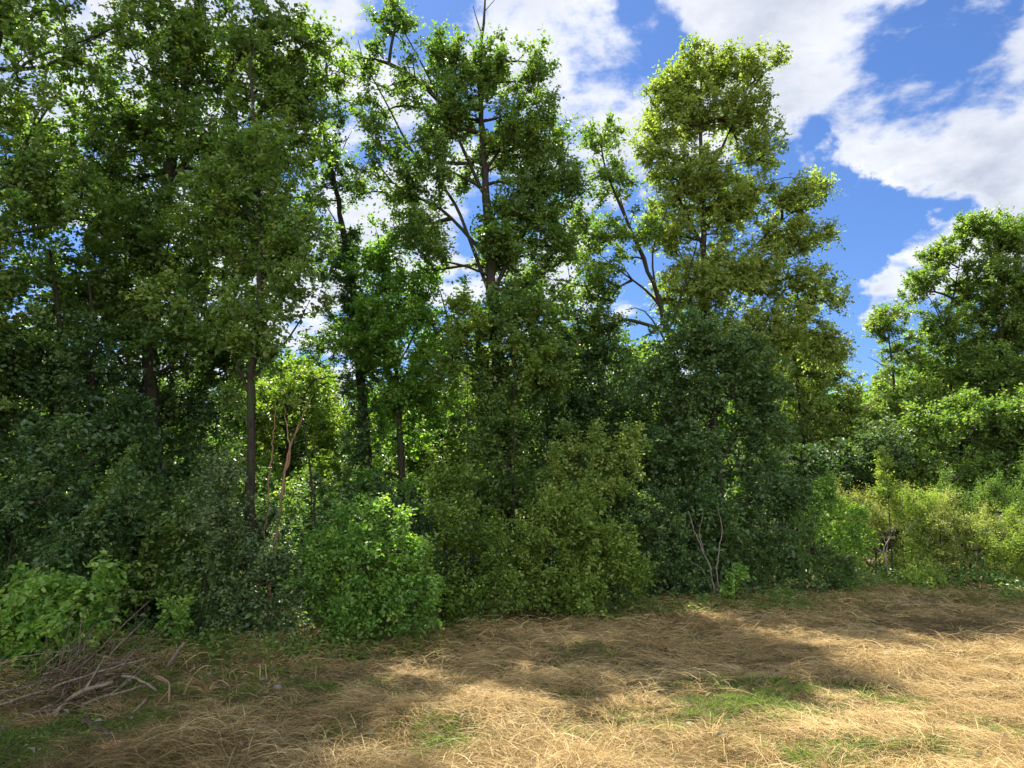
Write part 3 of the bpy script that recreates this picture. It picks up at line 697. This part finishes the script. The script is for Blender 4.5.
GB = 'trees deeper in the wood'
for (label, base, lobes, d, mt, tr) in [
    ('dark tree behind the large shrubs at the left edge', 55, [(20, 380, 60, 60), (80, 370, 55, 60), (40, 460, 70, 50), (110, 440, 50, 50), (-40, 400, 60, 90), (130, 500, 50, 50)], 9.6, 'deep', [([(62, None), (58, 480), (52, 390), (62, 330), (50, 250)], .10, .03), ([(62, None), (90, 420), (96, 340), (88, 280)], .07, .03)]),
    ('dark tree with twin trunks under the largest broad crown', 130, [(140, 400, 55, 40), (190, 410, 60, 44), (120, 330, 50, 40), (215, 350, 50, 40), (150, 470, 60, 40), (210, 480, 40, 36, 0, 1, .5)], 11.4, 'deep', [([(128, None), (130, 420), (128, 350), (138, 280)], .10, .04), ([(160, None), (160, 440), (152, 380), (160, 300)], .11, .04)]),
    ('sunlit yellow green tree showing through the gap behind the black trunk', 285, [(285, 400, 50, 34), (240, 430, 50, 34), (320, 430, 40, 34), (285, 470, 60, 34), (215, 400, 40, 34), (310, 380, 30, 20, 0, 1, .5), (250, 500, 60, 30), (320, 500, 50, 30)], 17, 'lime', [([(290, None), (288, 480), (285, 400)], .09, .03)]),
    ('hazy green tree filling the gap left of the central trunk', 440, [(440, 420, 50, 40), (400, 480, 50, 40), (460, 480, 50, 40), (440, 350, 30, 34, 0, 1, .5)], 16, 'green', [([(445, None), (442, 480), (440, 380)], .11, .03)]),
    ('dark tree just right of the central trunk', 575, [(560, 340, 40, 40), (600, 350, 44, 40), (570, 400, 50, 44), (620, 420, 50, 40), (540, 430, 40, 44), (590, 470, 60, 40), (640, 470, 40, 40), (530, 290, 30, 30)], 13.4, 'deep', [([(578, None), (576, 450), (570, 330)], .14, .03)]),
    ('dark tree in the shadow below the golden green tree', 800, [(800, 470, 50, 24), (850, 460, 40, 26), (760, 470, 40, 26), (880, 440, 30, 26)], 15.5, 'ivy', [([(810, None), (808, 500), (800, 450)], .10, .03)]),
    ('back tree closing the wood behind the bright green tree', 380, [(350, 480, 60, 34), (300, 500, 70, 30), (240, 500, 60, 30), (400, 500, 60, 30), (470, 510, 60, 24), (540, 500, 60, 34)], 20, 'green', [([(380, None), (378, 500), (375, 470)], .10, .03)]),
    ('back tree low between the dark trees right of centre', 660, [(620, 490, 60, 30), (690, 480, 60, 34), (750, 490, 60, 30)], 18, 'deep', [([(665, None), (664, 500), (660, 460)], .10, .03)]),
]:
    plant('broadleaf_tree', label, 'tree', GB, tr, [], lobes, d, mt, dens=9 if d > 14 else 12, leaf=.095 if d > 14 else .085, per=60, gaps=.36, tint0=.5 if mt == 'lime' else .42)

GF = 'trees of the far wood seen through the gaps'
far = []
for k in range(4):
    hh = 60 + 15 * k
    far.append(plant('broadleaf_tree', 'indistinct green tree of the far wood seen through gaps between the front trees', 'tree', GF, [([(400, None), (400, 480), (402, 440)], .12, .03)], [],
        [(400, 478, 50, 34), (380, 455, 40, 30), (425, 450, 40, 34), (400, 420 - 8 * k, 40, 34), (360, 490, 40, 26), (440, 492, 40, 26)], 24, ['green', 'olive', 'bright', 'green'][k], dens=3.2, leaf=.17, per=60, spread=.5, gaps=.3))
fk = 0
for row, (dd, stp) in enumerate(((24, 2.9), (31, 3.6), (40, 4.6))):
    xx = -dd * .86
    while xx < dd * .95:
        src = far[(fk * 7 + row) % 4]; o = src if fk < 4 and fk == (fk * 7 + row) % 4 else None
        if o is None or True:
            o = src.copy(); COL.objects.link(o)
            for ch_ in src.children:
                c_ = ch_.copy(); COL.objects.link(c_); c_.parent = o
        jx = xx + rng.normal() * .7; jy = dd + rng.normal() * 1.2
        o.location = (jx, jy, float(H(jx, jy))); o.rotation_euler = (0, 0, rng.random() * 6.3); sc_ = (.85 + .4 * rng.random()) * (1 + .12 * row); o.scale = (sc_, sc_, sc_)
        xx += stp; fk += 1
for k, src in enumerate(far):
    src.location = (-8 + k * 9.0, 27.5, 0)

GR = 'trees on the far right beyond the scrub'
for (label, lobes, d, mt, tr, lb, dn, t0) in [
    ('thin airy tree with a dark stem left of the far right trees', [(888, 325, 18, 20, 0, .8, .8), (905, 350, 26, 24, 0, .9, .7), (880, 360, 18, 18, 0, .8, .6), (900, 395, 30, 24), (880, 420, 22, 22), (915, 430, 30, 26), (880, 455, 30, 24)], 19.5, 'green', [([(896, None), (897, 440), (893, 370), (885, 310)], .10, .02)], [([(893, 375), (878, 360), (868, 357)], .03, .008), ([(896, 400), (915, 370), (920, 350)], .03, .008)], 15, .62),
    ('flat topped tree with a forked bare stem leaning over the airy one', [(925, 285, 22, 18, 0, .9, .8), (955, 285, 28, 22, 0, .9, .8), (945, 255, 22, 20, 0, .9, .8), (975, 310, 26, 26), (935, 320, 24, 22, 0, .8, .6), (950, 350, 36, 30), (950, 400, 40, 34)], 20, 'green', [([(958, None), (955, 440), (948, 370), (944, 330), (955, 290), (960, 260)], .13, .02)], [([(944, 330), (935, 305), (925, 292)], .035, .01)], 11, .62),
    ('tallest tree on the far right edge with a pale upright trunk', [(985, 232, 26, 22, 0, .9, .9), (1015, 240, 26, 24), (1045, 235, 30, 26), (1000, 275, 36, 30), (1040, 290, 40, 34), (1010, 325, 42, 32), (1060, 340, 50, 40), (1000, 370, 40, 32), (970, 225, 14, 14, 0, .6, .7)], 19, 'green', [([(1008, None), (1005, 430), (1001, 340), (1001, 280), (1000, 230)], .15, .03)], [([(1003, 360), (980, 300), (970, 260)], .04, .01), ([(1002, 330), (1030, 280), (1040, 250)], .04, .01)], 12, .55),
    ('low spreading green tree above the scrub on the far right', [(930, 430, 34, 26), (970, 420, 40, 28), (1010, 430, 44, 34), (950, 465, 44, 24), (1000, 475, 50, 26), (1050, 430, 40, 50), (905, 465, 28, 22)], 16.8, 'green', [([(975, None), (975, 480), (970, 430)], .09, .03)], [], 13, .48),
    ('dark tree closing the view behind the far right trees', [(900, 440, 50, 40), (960, 400, 60, 60), (1020, 390, 60, 70), (1000, 470, 70, 34), (890, 480, 40, 24)], 23, 'deep', [([(960, None), (960, 470), (955, 400)], .14, .03)], [], 8, .4)]:
    plant('broadleaf_tree', label, 'tree', GR, tr, lb, lobes, d, mt, dens=dn, leaf=.095, gaps=.38, tint0=t0)

# ------------------------------------------------------------------ shrubs
GS = 'shrubs along the edge of the clearing'


def shrub(name, label, bx, lobes, d, mt, stems=3, dens=16, leaf=.07, per=70, spread=.26, hexleaf=True, tint0=.45, group=GS, bark='bark', by=None, droop=.15, width=.62, gaps=.34, topy=None, cat='shrub', upness=.25, tintv=.22, twigs=False, r0=.02):
    extra = []
    for lo in lobes:                                    # upright shoots break the outline
        for _ in range(3):
            if rng.random() < .6 and lo[2] > 18: extra.append((lo[0] + (rng.random() * 2 - 1) * lo[2] * .85, lo[1] - lo[3] * (.55 + .55 * rng.random()), 5 + 4 * rng.random(), 12 + 14 * rng.random(), rng.normal() * .15, .12, 1.3))
    lobes = [(lo[0], lo[1], lo[2], lo[3] * .88) + tuple(lo[4:]) for lo in lobes] + extra
    T = []
    for k in range(stems):
        lo = lobes[k % (len(lobes) - len(extra))]; off = (k - (stems - 1) / 2) * 9
        T.append(([(bx + off, None, (k % 2) * .15), (bx + off + (lo[0] - bx) * .35, (topy or lo[1]) + lo[3] * .9), (lo[0] + off * .3, lo[1])], r0, .007))
    return plant(name, label, cat, group, T, [], lobes, d, mt, dens=dens * 1.12, leaf=leaf * .84, per=per, spread=spread, bark=bark, gaps=gaps, hexleaf=hexleaf, tint0=tint0, trunk_name='stem', crown='foliage', rtip=.004, big=9, droop=droop, width=width, upness=upness + .25, tintv=tintv * 1.25, twigs=twigs)


shrub('shrub', 'bright yellow green shrub behind the brush pile on the left', 60, [(70, 608, 42, 22), (40, 625, 40, 30), (85, 630, 32, 28), (10, 625, 30, 30), (55, 655, 50, 24)], 6.6, 'bright', tint0=.62, dens=18, leaf=.08)
shrub('shrub', 'tall dark large leaved shrub at the left edge', 20, [(20, 510, 50, 44), (70, 550, 50, 36), (20, 570, 50, 34), (115, 515, 36, 34), (-30, 560, 50, 80), (50, 470, 34, 30)], 7.6, 'deep', dens=12, leaf=.078, tint0=.45)
shrub('shrub', 'dark shrub hanging over the back of the brush pile', 160, [(150, 570, 46, 36), (190, 590, 32, 40), (130, 600, 36, 30), (175, 525, 34, 28), (205, 625, 24, 26)], 8.0, 'green', dens=11, leaf=.075)
shrub('shrub', 'small lime shoot rising beside the brush pile', 180, [(180, 612, 14, 18), (172, 628, 12, 12)], 7.3, 'bright', stems=2, dens=24, leaf=.06, tint0=.55, spread=.18)
shrub('ivy_bush', 'glossy ivy mound wrapped round the foot of the black trunk', 215, [(215, 545, 34, 40), (235, 600, 30, 34), (215, 500, 30, 34), (268, 560, 24, 50), (285, 600, 20, 34), (240, 628, 40, 16)], 7.8, 'ivy', dens=20, leaf=.055, tint0=.75, cat='bush', group=GS)
shrub('shrub', 'rounded bright green shrub in front of the wood left of centre', 365, [(345, 545, 40, 32), (385, 550, 42, 34), (320, 590, 34, 40), (370, 600, 56, 44), (410, 600, 34, 40), (340, 625, 40, 24), (315, 560, 24, 24), (350, 628, 50, 20)], 7.9, 'bright', stems=5, dens=18, leaf=.062, tint0=.45)
shrub('shrub', 'upright olive shrub between the rounded shrub and the central trunk', 460, [(450, 505, 24, 30), (440, 470, 16, 22), (470, 545, 36, 34), (450, 590, 36, 36), (490, 590, 34, 30), (465, 480, 14, 20), (455, 612, 44, 14)], 8.9, 'lime', stems=4, dens=19, leaf=.06, tint0=.32)
shrub('shrub', 'yellow green leafy shrub at the foot of the central tree', 575, [(560, 530, 44, 34), (600, 550, 42, 40), (540, 575, 42, 36), (585, 590, 50, 34), (625, 580, 28, 36), (575, 505, 28, 18), (510, 560, 22, 40), (570, 606, 70, 12)], 9.5, 'lime', stems=5, dens=19, leaf=.066, tint0=.5)
shrub('shrub', 'pale leaved sapling reaching up in front of the dark central tree', 610, [(600, 480, 34, 28), (625, 455, 26, 30), (575, 460, 26, 26), (560, 490, 30, 26)], 10.4, 'green', dens=15, leaf=.07, tint0=.75, gaps=.40)
shrub('shrub', 'lime shoots growing from the middle of the central tree', 515, [(512, 345, 14, 10), (530, 365, 16, 14), (545, 350, 10, 8), (520, 385, 14, 12)], 10.9, 'lime', stems=1, dens=24, leaf=.07, tint0=.45, gaps=.40, spread=.2)
shrub('shrub', 'pale olive leafy shoots high on the left side of the central trunk', 470, [(462, 305, 14, 16), (475, 325, 16, 14), (455, 335, 14, 18)], 11.0, 'lime', stems=1, dens=24, leaf=.07, tint0=.55, gaps=.40, spread=.2)
shrub('shrub', 'dark green shrub left of the bare pale stems', 670, [(660, 545, 34, 34), (680, 580, 26, 30), (650, 520, 30, 30), (645, 590, 20, 24)], 10.9, 'deep', dens=17, leaf=.062, tint0=.5)
shrub('shrub', 'dark trailing shrub right of the bare pale stems', 765, [(750, 560, 34, 40), (785, 555, 34, 40), (740, 590, 24, 20), (820, 565, 34, 30), (848, 578, 24, 20)], 11.4, 'green', stems=5, dens=19, leaf=.055, width=.35, tint0=.28, droop=.5, upness=0)
shrub('shrub', 'small glossy lime shrub at the foot of the bare pale stems', 738, [(736, 575, 12, 10), (728, 590, 9, 7)], 10.4, 'bright', stems=2, dens=30, leaf=.075, tint0=.7, spread=.18)
shrub('shrub', 'tiny green sapling alone at the edge of the hay', 702, [(702, 602, 5, 8), (701, 610, 6, 6)], 10.3, 'bright', stems=1, dens=40, leaf=.055, tint0=.5, spread=.12)
shrub('shrub', 'bright green leafy shrub where the clearing bends right', 815, [(800, 510, 26, 18), (830, 520, 28, 24), (850, 545, 22, 22), (812, 490, 14, 10)], 12.6, 'bright', dens=17, leaf=.07, tint0=.60)
GU = 'understorey shrubs in the shade of the wood'
us = []
for k in range(3):
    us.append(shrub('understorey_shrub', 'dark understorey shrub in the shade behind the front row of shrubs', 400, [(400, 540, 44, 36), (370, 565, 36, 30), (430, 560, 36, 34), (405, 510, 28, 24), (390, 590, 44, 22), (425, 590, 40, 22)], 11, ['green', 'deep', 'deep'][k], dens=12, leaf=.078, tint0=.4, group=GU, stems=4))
for k in range(66):
    qx = rng.random() * 880 - 60 if k < 54 else 1065 + rng.random() * 420; qd = np.interp(P(qx, 500, 10)[0], EW[:, 0], EW[:, 1]) + 1.9 + 4.2 * rng.random()
    if k < 3: o = us[k]
    else:
        o = us[k % 3].copy(); COL.objects.link(o)
        for ch_ in us[k % 3].children:
            c_ = ch_.copy(); COL.objects.link(c_); c_.parent = o
    gp_ = P(qx, 500, qd); sc_ = .55 + .5 * rng.random()
    o.location = (gp_[0], qd, float(H(gp_[0], qd)) - .03); o.rotation_euler = (0, 0, rng.random() * 6.3); o.scale = (sc_, sc_, sc_)

GR2 = 'sunlit scrub on the far right'
for (label, bx, lobes, d, mt, t0) in [
    ('straw coloured scrub bush with a bare forked stem in its shadow', 875, [(860, 515, 30, 20), (890, 520, 26, 20), (875, 550, 30, 24), (850, 500, 20, 12)], 13.4, 'straw_leaf', .58),
    ('yellow green bush in the middle of the far right scrub', 915, [(910, 520, 26, 20), (935, 515, 24, 20), (925, 550, 32, 30), (900, 575, 20, 20)], 13.0, 'lime', .7),
    ('feathery pale bush right of the middle of the scrub', 955, [(945, 525, 22, 22), (968, 530, 24, 24), (955, 565, 32, 28)], 12.6, 'straw_leaf', .5),
    ('rounded yellowish bush at the right edge of the scrub', 1005, [(1000, 540, 28, 26), (1025, 545, 28, 30), (1010, 575, 36, 28), (1050, 560, 30, 40)], 12.2, 'lime', .75),
    ('low lime bush spilling onto the hay below the scrub', 928, [(925, 574, 18, 13), (940, 582, 16, 11), (912, 580, 15, 12)], 11.8, 'lime', .60),
    ('dark low bush behind the far right scrub', 980, [(980, 500, 30, 20), (1010, 505, 34, 24), (1045, 500, 34, 34), (945, 500, 26, 16)], 13.8, 'green', .35)]:
    shrub('scrub_bush', label, bx, lobes, d, mt, stems=4, dens=26, leaf=.055, width=.32, tint0=t0, group=GR2, cat='bush', spread=.30, hexleaf=False, per=80, upness=.55)
shrub('sapling', 'feathery lime green sapling standing above the scrub', 888, [(886, 470, 9, 16), (888, 490, 18, 12), (884, 455, 5, 10)], 12.9, 'lime', stems=1, dens=26, leaf=.07, tint0=.72, group=GR2, cat='sapling', spread=.22, width=.4)

# ------------------------------------------------------------------ bare stems


def stems(name, label, cat, d, polys, mt, group=None, part='stem'):
    roots = []
    base = P(polys[0][0][0][0], 520, d); base = np.array([base[0], d, float(H(base[0], d))])
    root = bpy.data.objects.new(name, None); COL.objects.link(root); root.location = base; tag(root, label, cat, group)
    for poly, r0, r1 in polys:
        pts = []
        for q in poly:
            dd = d + (q[2] if len(q) > 2 else 0)
            if q[1] is None:
                p = P(q[0], 520, dd); pts.append([p[0], dd, float(H(p[0], dd)) - .03])
            else: pts.append(P(q[0], q[1], dd))
        pp = resample(np.array(pts) - base, .07); pp[1:] += rng.normal(size=(len(pp) - 1, 3)) * .008
        v, f = tubes([(pp, np.linspace(r0, r1, len(pp)))], 6, .15); link(part, v, f, M[mt], root, smooth=True)
    return root


stems('bare_sapling', 'reddish bare forked sapling right of the black trunk', 'sapling', 8.9,
      [([(272, None), (276, 540), (284, 480), (290, 445), (300, 425)], .030, .012), ([(286, 470), (292, 450), (288, 440), (283, 400)], .012, .006), ([(262, None), (268, 500), (272, 450), (276, 400)], .014, .007), ([(296, 432), (306, 410), (312, 396)], .010, .005)], 'bark_red')
stems('bare_sapling', 'curved dead branch arching beside the bright green tree', 'branch', 9.6, [([(330, None), (310, 470), (300, 405), (312, 380), (335, 376), (352, 378)], .02, .010)], 'bark')
stems('bare_sapling', 'bare pale grey forked stems in front of the dark tree right of centre', 'sapling', 10.7,
      [([(714, None), (712, 580), (708, 560), (700, 545), (692, 525), (688, 512)], .018, .006), ([(718, None), (716, 575), (719, 550), (722, 530), (718, 505)], .014, .005), ([(704, 552), (698, 530), (704, 515)], .008, .004), ([(712, 590), (704, 570), (690, 560)], .008, .004)], 'bark_pale')
stems('bare_sapling', 'pale forked dead stem among the straw coloured scrub', 'sapling', 12.7, [([(885, None), (886, 565), (884, 548), (893, 530), (898, 520)], .02, .007), ([(885, 555), (874, 545), (866, 536)], .012, .005), ([(886, 560), (888, 545), (880, 530)], .009, .004)], 'bark_pale')
stems('bare_sapling', 'thin dark sapling leaning behind the left dark shrub', 'sapling', 8.3, [([(118, None), (122, 560), (132, 520), (138, 480)], .016, .007)], 'bark')
stems('dead_branch', 'pale dead twiggy branch low in the golden green tree', 'branch', 12.2, [([(775, None), (768, 480), (762, 462)], .014, .008), ([(768, 470), (785, 460), (800, 462)], .009, .004), ([(764, 466), (775, 452), (790, 448)], .008, .003)], 'bark_pale')

# ------------------------------------------------------------------ brush pile at the left
GP = 'dead branches in the brush pile'


def stick(name, label, pts, r0, r1, mt, group=None, forks=0, cat='branch'):
    """pts: (px, py, depth, height override or None) in pixels at a depth"""
    pp = np.array([P(a, b_, c) if c else ground(a, b_) + np.array([0, 0, r0 * 1.1]) for a, b_, c in pts]); base = pp[0].copy(); pp = resample(pp - base, .06)
    pp[1:] += np.cumsum(rng.normal(size=(len(pp) - 1, 3)) * .006, 0)
    ch = [(pp, np.linspace(r0, r1, len(pp)))]
    o_v, o_f = tubes(ch, 7, .2)
    # closed ends
    nsd = 7; nv = len(o_v); o_v = np.concatenate([o_v, [pp[0]], [pp[-1]]])
    s = np.arange(nsd); cap = np.stack([np.full(nsd, nv), (s + 1) % nsd, s, s], 1); cap2 = np.stack([np.full(nsd, nv + 1), nv - nsd + s, nv - nsd + (s + 1) % nsd], 1)
    me = bpy.data.meshes.new(name); me.from_pydata([tuple(q) for q in o_v], [], [tuple(int(z_) for z_ in q) for q in o_f] + [tuple(int(z_) for z_ in q[:3]) for q in cap] + [tuple(int(z_) for z_ in q) for q in cap2])
    me.materials.append(M[mt]); me.update()
    for p_ in me.polygons: p_.use_smooth = True
    o = bpy.data.objects.new(name, me); COL.objects.link(o); o.location = base; tag(o, label, cat, group)
    for k in range(forks):
        j = int(len(pp) * (.35 + .5 * rng.random())); d = unit(pp[min(j + 2, len(pp) - 1)] - pp[j - 1]) + rng.normal(size=3) * .5
        L_ = .12 + .22 * rng.random(); q = resample(np.array([pp[j], pp[j] + d * L_ * .5, pp[j] + d * L_ + rng.normal(size=3) * .05]), .05)
        v, f = tubes([(q, np.linspace(r1 * .9, r1 * .35, len(q)))], 5, .1); link('side_twig', v, f, M[mt], o, smooth=True)
    return o


for args in [
    ('dead_branch', 'thick pale peeled branch running left to right across the front of the brush pile', [(52, 716, 5.55), (75, 690, 5.6), (108, 680, 5.65)], .021, .013, 'deadwood', None, 1),
    ('dead_branch', 'long pale branch lying level through the middle of the brush pile', [(80, 706, 5.6), (100, 697, 5.65), (125, 690, 5.7), (142, 683, 5.75)], .013, .008, 'deadwood', None, 2),
    ('dead_branch', 'crooked grey branch bending down at the right end of the brush pile', [(122, 676, 5.8), (140, 677, 5.75), (155, 684, 5.7), (161, 692, 5.65)], .011, .009, 'deadwood', None, 0),
    ('dead_branch', 'long thin branch rising from the left edge to the top right of the brush pile', [(-10, 706, 5.5), (50, 690, 5.7), (100, 672, 5.9), (150, 658, 6.1)], .012, .006, 'deadwood', None, 2),
    ('dead_branch', 'steep straight branch pointing up out of the brush pile', [(72, 674, 5.8), (100, 650, 6.0), (125, 624, 6.2), (147, 606, 6.35)], .010, .004, 'deadtwig', None, 2),
    ('dead_branch', 'short broken pale stub standing right of the brush pile', [(166, 668, None), (173, 655, 6.55), (181, 643, 6.55)], .020, .014, 'deadwood', None, 0),
    ('dead_branch', 'pale rotting branch lying left along the ground before the brush pile', [(-15, 735, None), (15, 724, None), (36, 718, None), (62, 712, None)], .015, .009, 'deadwood', None, 0),
    ('dead_branch', 'pale broken branch leaning in the grass right of the brush pile', [(132, 716, None), (140, 708, 5.5), (147, 701, 5.5)], .012, .008, 'deadwood', None, 0),
    ('dead_branch', 'thin whitish stalk arching over the grass at the left edge', [(-10, 668, 6.0), (25, 655, 6.0), (55, 651, 6.05), (95, 646, 6.1)], .005, .003, 'deadwood', None, 0),
    ('dead_branch', 'reddish broken stem hanging down right of the brush pile', [(158, 676, 5.9), (172, 678, 5.85), (171, 700, 5.75), (170, 718, 5.65)], .011, .006, 'bark_red', None, 1),
    ('cut_log', 'short dark cut log lying in the grass in front of the brush pile', [(82, 724, None), (100, 738, None), (122, 755, None)], .022, .018, 'deadtwig', None, 0, 'log'),
]:
    stick(*args)
for k in range(140):
    if k < 85:   # the fan of thin branches behind
        a = (35 + rng.random() * 85, 660 + rng.random() * 34, 5.75 + rng.random() * .35); L_ = 20 + rng.random() * 50; an = R(36 + rng.normal() * 24)
    else:
        a = (-10 + rng.random() * 110, 688 + rng.random() * 25, 5.5 + rng.random() * .3); L_ = 20 + rng.random() * 50; an = R(12 + rng.normal() * 30)
    b_ = (a[0] + L_ * math.cos(an), a[1] - L_ * math.sin(an), a[2] + .1 + rng.random() * .25)
    mid = ((a[0] + b_[0]) / 2 + rng.normal() * 5, (a[1] + b_[1]) / 2 + rng.normal() * 5, (a[2] + b_[2]) / 2)
    stick('dead_twig', 'thin bare grey brown twig tangled in the brush pile at the left', [a, mid, b_], .003 + .005 * rng.random(), .0018, 'deadtwig' if rng.random() < .7 else 'deadwood', GP, 1 if rng.random() < .5 else 0, 'twig')

# dead tangle low under the yellow green shrub and in the hay
for (cx, cy, n_) in ((518, 600, 16), (75, 690, 22), (500, 590, 10), (690, 590, 8)):
    pass

# ------------------------------------------------------------------ stones and chips
m, n, l, b = mat('pale_stone'); t = n.new('ShaderNodeTexNoise'); t.inputs['Scale'].default_value = 20; r = ramp_node(n, [(.35, (.09, .08, .06)), (.7, (.33, .30, .25))]); l.new(t.outputs['Fac'], r.inputs[0]); l.new(r.outputs[0], b.inputs['Base Color']); b.inputs['Roughness'].default_value = .9
m_stone = m


def stone(label, px, py, s, squash=.6, lift=.0):
    g_ = ground(px, py); me = bpy.data.meshes.new('stone')
    import bmesh
    bm = bmesh.new(); bmesh.ops.create_icosphere(bm, subdivisions=2, radius=1)
    for v_ in bm.verts:
        k_ = 1 + .25 * (hash_name('%.2f %.2f %.2f %s' % (v_.co.x, v_.co.y, v_.co.z, label)) % 100 / 100 - .5)
        v_.co = Vector((v_.co.x * s * 1.4 * k_, v_.co.y * s * k_, v_.co.z * s * squash * k_))
    bm.to_mesh(me); bm.free(); me.materials.append(m_stone)
    for p_ in me.polygons: p_.use_smooth = True
    o = bpy.data.objects.new('stone', me); COL.objects.link(o); o.location = g_ + np.array([0, 0, s * .4 + lift]); o.rotation_euler = (0.2, .1, px); tag(o, label, 'stone')


stone('white stone just below the middle of the brush pile', 84, 711, .032)
stone('small white stone at the left front of the brush pile', 42, 712, .022)
stone('grey stone in the grass near the foot of the black trunk', 278, 690, .04, lift=-.02)
stone('pale stone in the sunlit grass left of centre', 263, 680, .022)

print('LEAVES', LEAFCOUNT, 'objects', len(bpy.data.objects))
